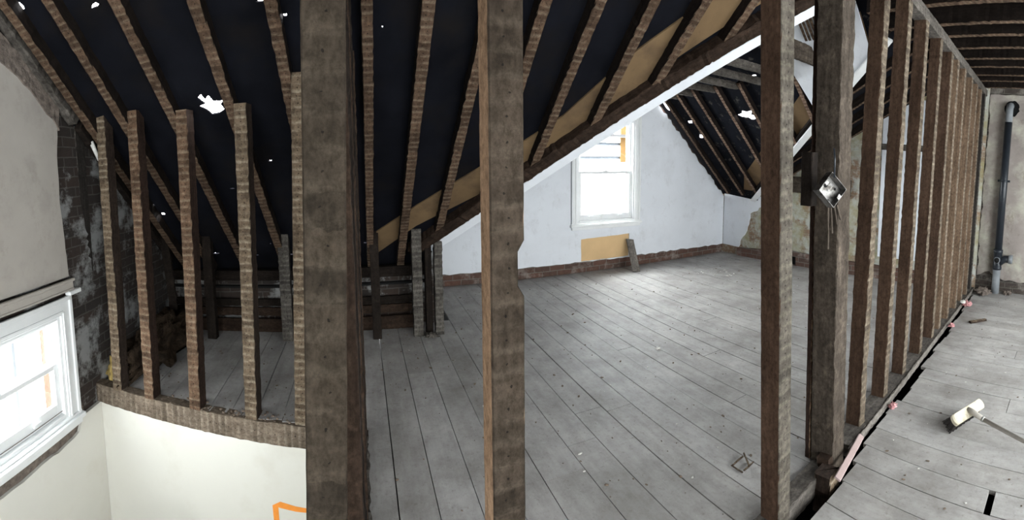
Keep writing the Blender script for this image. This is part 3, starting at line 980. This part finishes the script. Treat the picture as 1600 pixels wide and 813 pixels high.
gsheet([(5.62, 5.0), (5.63, 4.78), (4.0, 2.02), (3.75, 2.02), (5.37, 4.78)], .10, 'valley_board', 'tan board along the foot of the far gable rafters beside the white board', 'tan')
gsheet([(4.52, 2.88), (4.0, 2.0), (3.5, 2.0), (3.5, 2.95), (4.1, 2.98)], .0, 'plaster_sheet', 'white plasterboard on the gable slope seen between right stud and big post', 'white', 'plaster')
lt = empty('lath_panel', (3.7, 2.5, 2.9))
tag(lt, 'small ribbed patch of brown laths high beside the big post', 'laths')
for k in range(7):
    y = 2.36 + k * .045
    t = timber('lath', (3.80, y, GZ(3.80) - .05), (3.55, y, GZ(3.55) - .05), .03, .008, (-1, 0, -1), M['rafter'])
    t.parent = lt
    t.matrix_parent_inverse = Matrix.Translation((-3.7, -2.5, -2.9))
for x, lab in ((4.45, 'nearest the big post'), (4.85, 'between big post and first right stud'), (5.25, 'behind the first right stud'), (5.7, 'behind the second right stud')):
    t = (x - 3.82) / 1.81
    y0 = 1.68 + t * 3.07 - .08 if x < 5.6 else 4.6
    timber('roof_rafter', (x, y0, RZ(y0)), (x, 1.55, RZ(1.55)), .05, .10, (0, -.6, -1), M['rafter'], 'short sloping rafter right of the far gable, ' + lab, 'rafter', 'short sloping rafters right of the far gable')
# lintel on the far wall
timber('wall_lintel', (WR(4.55) - .07, 4.55, 1.285), (WR(3.2) - .07, 3.2, 1.285), .25, .08, (-1, 0, 0), M['post'], 'grey brown timber lintel on the far stained brick wall', 'lintel')

# ------------------------------------------------------------------ ceiling joists over the landing
jx = [3.08, 3.49, 3.79, 4.15, 4.52, 4.85, 5.24, 5.55, 5.95]
jn = ['first, highest in the top right corner', 'second from the viewer', 'third from the viewer', 'fourth from the viewer', 'fifth from the viewer', 'sixth from the viewer', 'third from the pipe wall', 'second from the pipe wall', 'last, nearest the pipe wall']
for x, nm in zip(jx, jn):
    sk = .13
    timber('ceiling_joist', (x - sk * 3.1, -2.55, CEIL), (x + sk * 1.1, 1.66, CEIL), .062, .15, (0, 0, -1), M['rafter'], 'lathed ceiling joist above the landing, ' + nm, 'joist', 'ceiling joists above the landing', chip=.003)
o = timber('top_plate', (1.0, PY(1.0) + .05, 2.70), (6.2, PY(6.2) + .05, 2.70), .10, .085, (0, 0, -1), M['greytimber'], 'dusty top plate running over the row of right-hand studs', 'plate', chip=.004)

# ------------------------------------------------------------------ the long partition
fn = (.05, -1, 0)
sp_ = timber('sole_plate', (2.18, PY(2.18) + .035, .045), (6.15, PY(6.15) + .035, .045), .13, .07, (0, 0, 1), M['greytimber'], 'dusty sole plate under the row of right-hand studs', 'plate', chip=.004)
timber('sole_plate', (-.02, PY(0) + .05, .02), (2.0, PY(2.0) + .06, .02), .09, .10, (0, 0, 1), M['greytimber'], 'dusty sole plate at the foot of the near posts', 'plate', chip=.004)
ed = timber('plaster_edge', (2.15, PY(2.15) - .035, .05), (6.1, PY(6.1) - .035, .05), .006, .05, (0, 0, 1), M['palewood'], 'thin pale plaster strip along the outer edge of the long sole plate', 'strip', chip=.004)
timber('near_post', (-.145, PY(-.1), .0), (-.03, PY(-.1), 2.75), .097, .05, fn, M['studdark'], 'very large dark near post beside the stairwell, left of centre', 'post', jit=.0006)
timber('near_post', (.335, PY(.4), .0), (.345, PY(.4), 2.75), .088, .075, fn, M['studlitside'], 'large near post with bright brown edge and a notch, centre of the picture', 'post', notches=((1.28, 1.40, .016),), jit=.0006)
timber('wall_stud', (1.565, PY(1.5), .0), (1.385, PY(1.4), 2.72), .092, .10, fn, M['lonestud'], 'tall reddish stud standing alone left of the big grey post', 'stud', 'studs of the long partition', jit=.0008)
bigp = timber('main_post', (2.10, PY(2.0), -.14), (1.90, PY(1.9), 2.72), .135, .135, fn, M['post'], 'big grey brown main post with the metal box on it', 'post', chip=.004)
foot_ = timber('rotten_foot', (2.00, PY(2.0) - .01, -.10), (1.995, PY(2.0) - .005, .07), .06, .07, fn, M['browntimber'], chip=.012)
foot_.parent = bigp
foot_.matrix_parent_inverse = bigp.matrix_world.inverted()
foot_.matrix_basis = foot_.matrix_world if False else foot_.matrix_basis
timber('backing_stud', (2.045, PY(2.0) + .142, .0), (1.90, PY(2.0) + .142, 2.70), .06, .03, fn, M['redstud'], 'thin reddish board fixed behind the left side of the big grey post', 'stud')
timber('foot_block', (1.93, 1.03, -.15), (1.93, 1.03, .05), .10, .09, fn, M['stud'], 'short pale broken timber block at the foot of the big grey post', 'block', chip=.012)
rst = [(2.37, 'rowstud', 'first stud right of the big grey post, with a chewed edge'), (2.77, 'rowstud', 'second stud right of the big grey post'), (3.17, 'rowstud', 'dark stud just left of the tall white strip of wall'),
       (3.60, 'rowstud', 'stud just right of the tall white strip of wall'), (4.01, 'rowstud', 'stud right of the narrowest white strip of wall'), (4.28, 'rowlit', 'sixth from last stud before the pipe wall'), (4.63, 'rowlit', 'fifth from last stud before the pipe wall'),
       (5.04, 'rowlit', 'fourth from last stud before the pipe wall'), (5.38, 'rowlit', 'third from last stud before the pipe wall'), (5.70, 'rowlit', 'second to last stud before the pipe wall'), (6.02, 'greystud', 'last grey stud against the pipe wall')]
for x, mk, lab in rst:
    timber('wall_stud', (x + .038, PY(x), .045), (x + .036, PY(x), 2.70), .075, .095, fn, M[mk], lab, 'stud', 'studs of the long partition', chip=.003, notches=((.33, .40, .012),) if x == 2.37 else ())
# return partition seen edge-on beside the big near post
for i, y in enumerate((1.25, 1.55, 1.9, 2.25, 2.52)):
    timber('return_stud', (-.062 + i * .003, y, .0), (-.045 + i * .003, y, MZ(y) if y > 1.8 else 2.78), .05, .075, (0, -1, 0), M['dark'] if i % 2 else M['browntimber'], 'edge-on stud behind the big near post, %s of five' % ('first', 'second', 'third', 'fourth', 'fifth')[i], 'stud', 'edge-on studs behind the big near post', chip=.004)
timber('sole_plate', (-.045, 1.08, .01), (-.05, SY(0) - .02, .01), .06, .05, (0, 0, 1), M['greytimber'], 'rough sole plate along the stairwell side behind the big near post', 'plate', chip=.012)
# knee studs at the eaves
kn = [(.095, .08, 1.02, 'dark', 'dark knee stud at the eaves, just right of the big near post'), (.475, .09, 1.08, 'greystud', 'middle grey knee stud at the eaves'), (.67, .075, 1.02, 'greystud', 'grey knee stud at the eaves touching the white gable wall edge'),
      (-1.46, .09, 1.06, 'dark', 'dark knee stud at the eaves behind the fourth stairwell stud'), (-.725, .10, 1.06, 'greystud', 'grey knee stud at the eaves between the last two stairwell studs')]
for x, wd, zt, mk, lab in kn:
    timber('knee_stud', (x, 4.0, .0), (x, 4.0, min(zt, MZ(4.0) + .25)), wd, .08, (0, -1, 0), M[mk], lab, 'stud', 'knee studs at the eaves', chip=.004)
timber('knee_stud', (.585, 4.06, .0), (.585, 4.06, .9), .06, .08, (0, -1, 0), M['dark'], 'dark brown knee stud between the two grey ones', 'stud', 'knee studs at the eaves')
# planks lying along the foot of the eaves wall
for i, (z, h, yy, mk, lab) in enumerate(((.0, .13, 4.22, 'browntimber', 'brown plank on edge at the foot of the eaves wall'), (.15, .08, 4.26, 'browntimber', 'middle brown plank along the eaves wall'), (.24, .07, 4.28, 'dark', 'top dark plank along the eaves wall'))):
    timber('eaves_plank', (-1.95, yy, z + h / 2), (.55, yy + .02, z + h / 2), h, .03, (0, -1, 0), M[mk], lab, 'plank', chip=.004)
timber('wall_plate', (-1.95, 4.28, .55), (.6, 4.28, .55), .10, .08, (0, -1, 0), M['dark'], 'dark wall plate on top of the low brick wall at the eaves', 'plate')

# ------------------------------------------------------------------ clutter in the dark corner
lump_o = lump('insulation_wool', (.10, .13, .16), M['wool'], 3.1, rough=.5)
lump_o.location = (-1.93, 3.08, .05)
lump_o.rotation_euler = (0, .2, .3)
tag(lump_o, 'yellow tuft of insulation wool behind the second stairwell stud', 'insulation')
lo2 = lump('insulation_heap', (.17, .60, .22), M['brownwool'], 8.3, rough=.7, freq=3.2)
lo2.location = (-1.78, 3.65, .09)
tag(lo2, 'long dark brown heap of old insulation along the left brick wall', 'insulation')
timber('loose_timber', (-1.80, 3.95, .02), (-1.90, 4.0, 1.1), .08, .06, (0.3, -1, 0), M['dark'], 'dark upright timber with rubble on top in the left corner', 'timber', chip=.012)
timber('loose_timber', (-1.60, 3.9, .25), (-1.72, 4.2, .5), .05, .04, (0.3, -1, 0), M['browntimber'], 'short dark timber leaning in the left corner', 'timber')
cb = empty('pull_switch', (-1.93, 2.92, 1.8))
tag(cb, 'small pale hanging cable fitting behind the first stud by the left wall', 'cable')
c1 = tube('fitting', [(0, 0, .10), (.02, .02, .02), (.035, .035, -.05)], [.018, .016, .010], M['chip'], cb)
c2 = tube('cable', [(.035, .035, -.05), (.08, .1, -.35), (.09, .12, -.6), (.05, .08, -.85), (.03, .05, -1.0)], .005, M['dark'], cb, seg=8)

# ------------------------------------------------------------------ metal box, block and splinters on the main post
def place(o, mm):
    o.matrix_world = mm


mbx = empty('metal_box')
tag(mbx, 'battered open galvanised box hanging tilted on the big grey post', 'junction box')
mfr = frame((1.765, 1.035, 1.495), Vector((.62, -.18, -.62)), Vector((-.35, -1, .12)))   # local Z = towards the viewer
place(mbx, mfr)
hs, dp, th = .058, .045, .003
boxes('box_shell', [((-hs, -hs, -dp), (hs, hs, -dp + th)), ((-hs, -hs, -dp), (-hs + th, hs, 0)), ((hs - th, -hs, -dp), (hs, hs, 0)), ((-hs, -hs, -dp), (hs, -hs + th, 0)), ((-hs, hs - th, -dp), (hs, hs, 0)),
                    ((-hs, -.012, -.002), (-hs + .02, .012, 0)), ((hs - .02, -.012, -.002), (hs, .012, 0))], M['boxmetal'], mbx, bev=.001)


def disc_into(name, c, r, z, material, parent, sx=1):
    bm = bmesh.new()
    vs = [bm.verts.new((c[0] + r * sx * math.cos(a), c[1] + r * math.sin(a), z)) for a in [k * math.pi / 8 for k in range(16)]]
    ext = bmesh.ops.extrude_face_region(bm, geom=[bm.faces.new(vs)])
    for g_ in ext['geom']:
        if isinstance(g_, bmesh.types.BMVert):
            g_.co.z += .001
    return link(name, mesh_from(bm, name), material, parent)


disc_into('knockout_dark_disc', (-.022, .012), .014, -dp + th + .0005, M['black'], mbx, .75)  # black discs paint the dark of the box's holes
disc_into('knockout_dark_disc', (.03, .034), .006, -dp + th + .0005, M['black'], mbx)
disc_into('knockout_dark_disc', (.034, -.034), .007, -dp + th + .0005, M['black'], mbx)
disc_into('screw', (.0, .0), .004, -dp + th + .0005, M['iron'], mbx)
blk = timber('timber_block', (1.79, PY(1.8) + .06, 1.41), (1.78, PY(1.8) + .06, 1.66), .055, .06, fn, M['dark'], 'dark wooden block fixed to the post behind the metal box', 'block')
tube('electric_cable', [(1.76, 1.04, 1.68), (1.765, 1.035, 1.63), (1.76, 1.03, 1.55)], .004, M['iron'], seg=6)
tag(bpy.data.objects['electric_cable'], 'short black cable coming down into the metal box', 'cable')
for k, (dx, l_) in enumerate(((-.045, .20), (-.02, .13), (.01, .09), (.035, .07))):
    t = timber('splinter', (1.82 + dx, 1.06, 1.42), (1.835 + dx * 1.3, 1.05, 1.42 - l_), .012, .005, fn, M['post'])
    t.parent = bigp
    t.matrix_parent_inverse = bigp.matrix_world.inverted()

# ------------------------------------------------------------------ soil pipe
px_, py_ = 6.16, .975
sp = empty('soil_pipe', (px_, py_, 0))
tag(sp, 'black plastic soil pipe standing against the stained landing wall', 'pipe')
tube('pipe_section', [(0, 0, .55), (0, 0, 2.36)], .053, M['iron'], sp, seg=24)
tube('pipe_section', [(0, 0, -.15), (0, 0, .36)], .053, M['greypipe'], sp, seg=24)
tube('pipe_cap', [(0, 0, 2.34), (0, 0, 2.52), (.02, 0, 2.58), (.10, 0, 2.60)], [.050, .050, .050, .048], M['greypipe'], sp, seg=24)
br = tube('branch_fitting', [(0, 0, .33), (0, 0, .335), (0, 0, .37), (0, 0, .375), (0, 0, .56), (0, 0, .565), (0, 0, .61), (0, 0, .615)], [.053, .066, .066, .060, .060, .067, .067, .053], M['iron'], sp, seg=24)
tube('branch_arm', [(0, 0, .40), (0, -.06, .46), (0, -.10, .485), (0, -.17, .49)], .05, M['iron'], br, seg=20)
tube('branch_socket', [(0, -.15, .49), (0, -.155, .49), (0, -.2, .49), (0, -.205, .49)], [.05, .062, .062, .055], M['greypipe'], br, seg=20)
ins = tube('access_cap', [(-.05, .0, .47), (-.072, .0, .47)], .036, M['black'], br, seg=20)
tube('access_ring', [(-.052, .0, .47), (-.068, .0, .47)], [.045, .043], M['greypipe'], br, seg=20)
cl = tube('pipe_clamp', [(0, 0, 1.545), (0, 0, 1.575)], .058, M['iron'], sp, seg=20)
boxes('clamp_lug', [((-.012, -.085, 1.545), (.012, -.055, 1.575))], M['iron'], cl)
boxes('clamp_lug', [((-.012, .055, 1.545), (.012, .085, 1.575))], M['iron'], cl)

# ------------------------------------------------------------------ broom
hc = Vector((2.77, .55, .09))
along = Vector((.31, -.115, .0)).normalized()
hdir = Vector((-.45, -.95, 0)).normalized()
end = hc + hdir * 1.25
end.z = .02
hd = (end - hc).normalized()
upn = along.cross(hd)
if upn.z < 0:
    upn = -upn
bro = empty('broom', hc)
tag(bro, 'cream headed broom lying on the landing boards with its handle towards the viewer', 'broom')
mm = Matrix((along, hd, along.cross(hd))).transposed().to_4x4()
sgn = 1 if along.cross(hd).z > 0 else -1
bm = bmesh.new()
hl, hw_ = .155, .034
ring = []
for a in range(24):
    t = 2 * math.pi * a / 24
    x = (hl - hw_ * .6) * (1 if math.cos(t) > 0 else -1) + hw_ * .6 * math.cos(t)
    ring.append((x, hw_ * math.sin(t)))
# the head's broad face looks up and back along the handle, bristles point away
tilt = Matrix.Rotation(math.radians(-38) * sgn, 4, 'X')
lev = [(-.018, .93), (-.012, 1.0), (.010, 1.0), (.018, .93)]
vr = [[bm.verts.new((x * k_, y * k_, z)) for x, y in ring] for z, k_ in lev]
for a, b_ in zip(vr, vr[1:]):
    for k in range(24):
        bm.faces.new((a[k], a[(k + 1) % 24], b_[(k + 1) % 24], b_[k]))
bm.faces.new(vr[0][::-1])
bm.faces.new(vr[-1])
mm.translation = (0, 0, 0)
head = link('broom_head', mesh_from(bm, 'broom_head'), M['broomwood'], bro)
head.matrix_local = mm @ tilt
bm = bmesh.new()
for i in range(44):
    for j in range(8):
        x = -hl * .9 + 1.8 * hl * i / 43
        y = -hw_ * .75 + 1.5 * hw_ * j / 7
        z0, z1 = (-.016 * sgn), (-.085 * sgn)
        c0 = Vector((x, y, z0))
        c1_ = Vector((x * 1.06 + random.uniform(-.006, .006), y * 1.35 + random.uniform(-.006, .006), z1 * random.uniform(.9, 1.05)))
        r = .0042
        q = [bm.verts.new(c0 + Vector((r * math.cos(a), r * math.sin(a), 0))) for a in (0, 1.57, 3.14, 4.71)]
        q2 = [bm.verts.new(c1_ + Vector((r * math.cos(a), r * math.sin(a), 0))) for a in (0, 1.57, 3.14, 4.71)]
        for k in range(4):
            bm.faces.new((q[k], q[(k + 1) % 4], q2[(k + 1) % 4], q2[k]))
        bm.faces.new(q2)
bb = link('bristles', mesh_from(bm, 'bristles'), M['bristle'], bro)
tag(bb, kind='stuff')
bb.matrix_local = mm @ tilt
tube('broom_socket', [Vector((0, 0, .012)), hd * .03 + Vector((0, 0, .016)), hd * .13 + Vector((0, 0, .008))], [.020, .019, .016], M['handle'], bro, seg=14)
tube('broom_handle', [hd * .11 + Vector((0, 0, .008)), end - hc], .0125, M['handle'], bro, seg=14)
tube('socket_band', [hd * .115 + Vector((0, 0, .008)), hd * .13 + Vector((0, 0, .008))], .0175, M['zinc'], bro, seg=14)

# ------------------------------------------------------------------ loose boards
timber('loose_board', (1.90, PY(1.9) - .10, .055), (2.30, PY(2.30) - .05, .05), .036, .012, (0.1, -.5, 1), M['redplank'], 'loose pinkish board lying in the gap beside the foot of the big grey post', 'board')
timber('leaning_board', (3.64, 5.20, .01), (3.73, YB - .035, .42), .125, .018, (0, -1, .5), M['palewood'], 'short grey board leaning against the gable wall under the window', 'board')
timber('stair_rail_end', (-1.24, 2.36, -.68), (-1.34, 2.36, -.585), .045, .035, (0, -1, .3), M['redstud'], 'small cut brown timber end at the bottom edge in front of the cream stair wall', 'timber')

# ------------------------------------------------------------------ orange spray mark on the stair wall
def stair_pt(x, z, lift=.002):
    return Vector((x, SY(x) + .012 - lift, z))


mark = empty('spray_mark', stair_pt(-.6, -.5))
tag(mark, 'orange spray painted bracket on the cream stair wall', 'mark')
bm = bmesh.new()
path = [(-.625, -1.0), (-.63, -.75), (-.635, -.575), (-.60, -.56), (-.5, -.572), (-.38, -.572), (-.2, -.575)]
wdt = [.016, .018, .020, .022, .018, .014, .012]
prev = None
for i, (x, z) in enumerate(path):
    a = path[max(i - 1, 0)]
    b_ = path[min(i + 1, len(path) - 1)]
    d = Vector((b_[0] - a[0], b_[1] - a[1])).normalized()
    n_ = Vector((-d.y, d.x)) * wdt[i]
    p1, p2 = stair_pt(x + n_.x, z + n_.y) - mark.location, stair_pt(x - n_.x, z - n_.y) - mark.location
    v1, v2 = bm.verts.new(p1), bm.verts.new(p2)
    if prev:
        bm.faces.new((prev[0], prev[1], v2, v1))
    prev = (v1, v2)
link('paint_line', mesh_from(bm, 'paint_line'), M['orange'], mark)

# ------------------------------------------------------------------ small things on the floor
def rag(name, loc, r, mk, label, cat, sd):
    o = lump(name, (r, r * .8, r * .5), M[mk], sd, rough=.8, freq=2.5)
    o.location = loc
    tag(o, label, cat)


rag('pink_rag', (5.3, 1.17, .04), .06, 'rag', 'crumpled pink rag at the far end of the floor gap', 'rag', 1)
rag('pink_rag', (4.5, 1.14, .03), .035, 'rag', 'small pink rag halfway along the floor gap', 'rag', 2)
rag('pink_rag', (2.75, 1.06, .02), .03, 'rag', 'little pink scrap in the floor gap near the studs', 'rag', 5)
rag('white_scrap', (5.2, 1.2, .09), .035, 'chip', 'white scrap at the foot of the last studs', 'scrap', 7)
rag('white_chip', (2.28, 2.93, .01), .018, 'chip', 'white chip lying alone in the middle of the room floor', 'chip', 9)
rag('rubble_lump', (6.02, 1.12, .03), .10, 'rubble', 'dark rubble heap at the foot of the pipe wall', 'rubble', 11)
rag('rubble_lump', (6.15, .8, .02), .06, 'rubble', 'small rubble beside the foot of the soil pipe', 'rubble', 13)
rag('plaster_lump', (-.02 + .60, 3.95, .02), .05, 'greytimber', 'grey plaster lump between the grey knee studs', 'rubble', 15)
timber('wood_offcut', (4.75, 1.0, .02), (4.92, .86, .02), .045, .03, (0, 0, 1), M['stud'], 'small light brown wood offcut on the landing boards', 'offcut')
sticks = empty('stick_bundle', (1.73, 1.46, .01))
tag(sticks, 'little heap of broken laths on the floor left of the right stud', 'sticks')
for a, b_ in (((-.05, .05, 0), (-.05, -.03, 0)), ((-.05, .04, .006), (.04, .05, .006)), ((-.04, -.03, .006), (.05, -.02, .006)), ((.0, -.03, .012), (.06, .06, .012))):
    t = timber('stick', Vector(a), Vector(b_), .008, .005, (0, 0, 1), M['stud'])
    mw = t.matrix_world.copy()
    t.parent = sticks
    t.matrix_local = mw
bm = bmesh.new()


def crumb(x, y, r, z=0):
    mm_ = Matrix.Translation((x, y, z + r * .4)) @ Matrix.Rotation(random.uniform(0, 3), 4, 'Z') @ Matrix.Diagonal((r * random.uniform(.7, 2.2), r, r * .6, 1))
    bmesh.ops.create_icosphere(bm, subdivisions=1, radius=1, matrix=mm_)


for _ in range(430):
    x, y = random.uniform(.1, 5.6), random.uniform(1.25, 5.3)
    crumb(x, y, random.choice((.003, .004, .005, .008)))
for _ in range(150):
    crumb(random.uniform(-1.8, .5), random.uniform(2.9, 4.1), random.choice((.003, .004, .007)))
for _ in range(160):
    x = random.uniform(-1.95, -.4)
    crumb(x, SY(x) + random.uniform(0, .12), random.choice((.004, .006, .010)))
for _ in range(170):
    crumb(random.uniform(2.0, 6.0), random.uniform(-.6, .95), random.choice((.003, .004, .006)))
o = link('floor_crumbs', mesh_from(bm, 'floor_crumbs'), M['debris'])
tag(o, 'dark crumbs and dirt scattered over the floorboards', 'debris', kind='stuff')
bm = bmesh.new()
for _ in range(110):
    crumb(random.uniform(.3, 5.4), random.uniform(1.25, 5.2), random.choice((.003, .005, .007)))
for _ in range(14):
    crumb(random.gauss(4.6, .25), random.gauss(4.5, .2), .014)
for _ in range(40):
    crumb(random.uniform(2.0, 5.8), random.uniform(-.4, .95), random.choice((.003, .005)))
o = link('plaster_crumbs', mesh_from(bm, 'plaster_crumbs'), M['chip'])
tag(o, 'pale plaster crumbs scattered over the floorboards', 'debris', kind='stuff')

# ------------------------------------------------------------------ outside the windows
bp = boxes('brick_pier', [((-3.02, 3.34, -3.0), (-2.9, 3.50, 1.2))], M['outbrick'])
tag(bp, 'brick pier outside the left window', 'pier')
hs_ = boxes('neighbour_house', [((-12, -4, -6), (-9, 9, -1.2)), ((-9.4, -4, -1.2), (-8.8, 9, -1.0))], M['outside'])
tag(hs_, 'pale neighbouring house outside the left window', 'house')
sf = empty('scaffold', (-4.6, 3, -3))
tag(sf, 'pale tube scaffold outside the left window', 'scaffold')
for yy in (2.2, 4.5):
    tube('scaffold_pole', [(0, yy - 3, -1), (0, yy - 3, 5.2)], .03, M['outside'], sf, seg=10)
tube('scaffold_brace', [(.05, -2.5, 1.4), (.05, 3, 3.6)], .03, M['outside'], sf, seg=10)
tube('scaffold_rail', [(.05, -3.5, 3.0), (.05, 4, 3.0)], .025, M['outside'], sf, seg=10)
sf = empty('scaffold', (3.75, 6.95, -3))
tag(sf, 'pale blue scaffold with level rails outside the gable window', 'scaffold')
for x in (-2.5, 2.6):
    tube('scaffold_pole', [(x, 0, -1), (x, 0, 6.5)], .03, M['outblue'], sf, seg=10)
for zz in (4.62, 4.86):
    tube('scaffold_rail', [(-2.75, -.05, zz), (2.75, -.05, zz)], .028, M['outblue'], sf, seg=10)
boxes('scaffold_deck', [((-2.75, -.35, 4.98), (2.75, .35, 5.02))], M['outside'], sf)
boxes('upright_board', [((.65, -.11, 4.54), (.76, -.08, 5.6))], M['outwood'], sf)
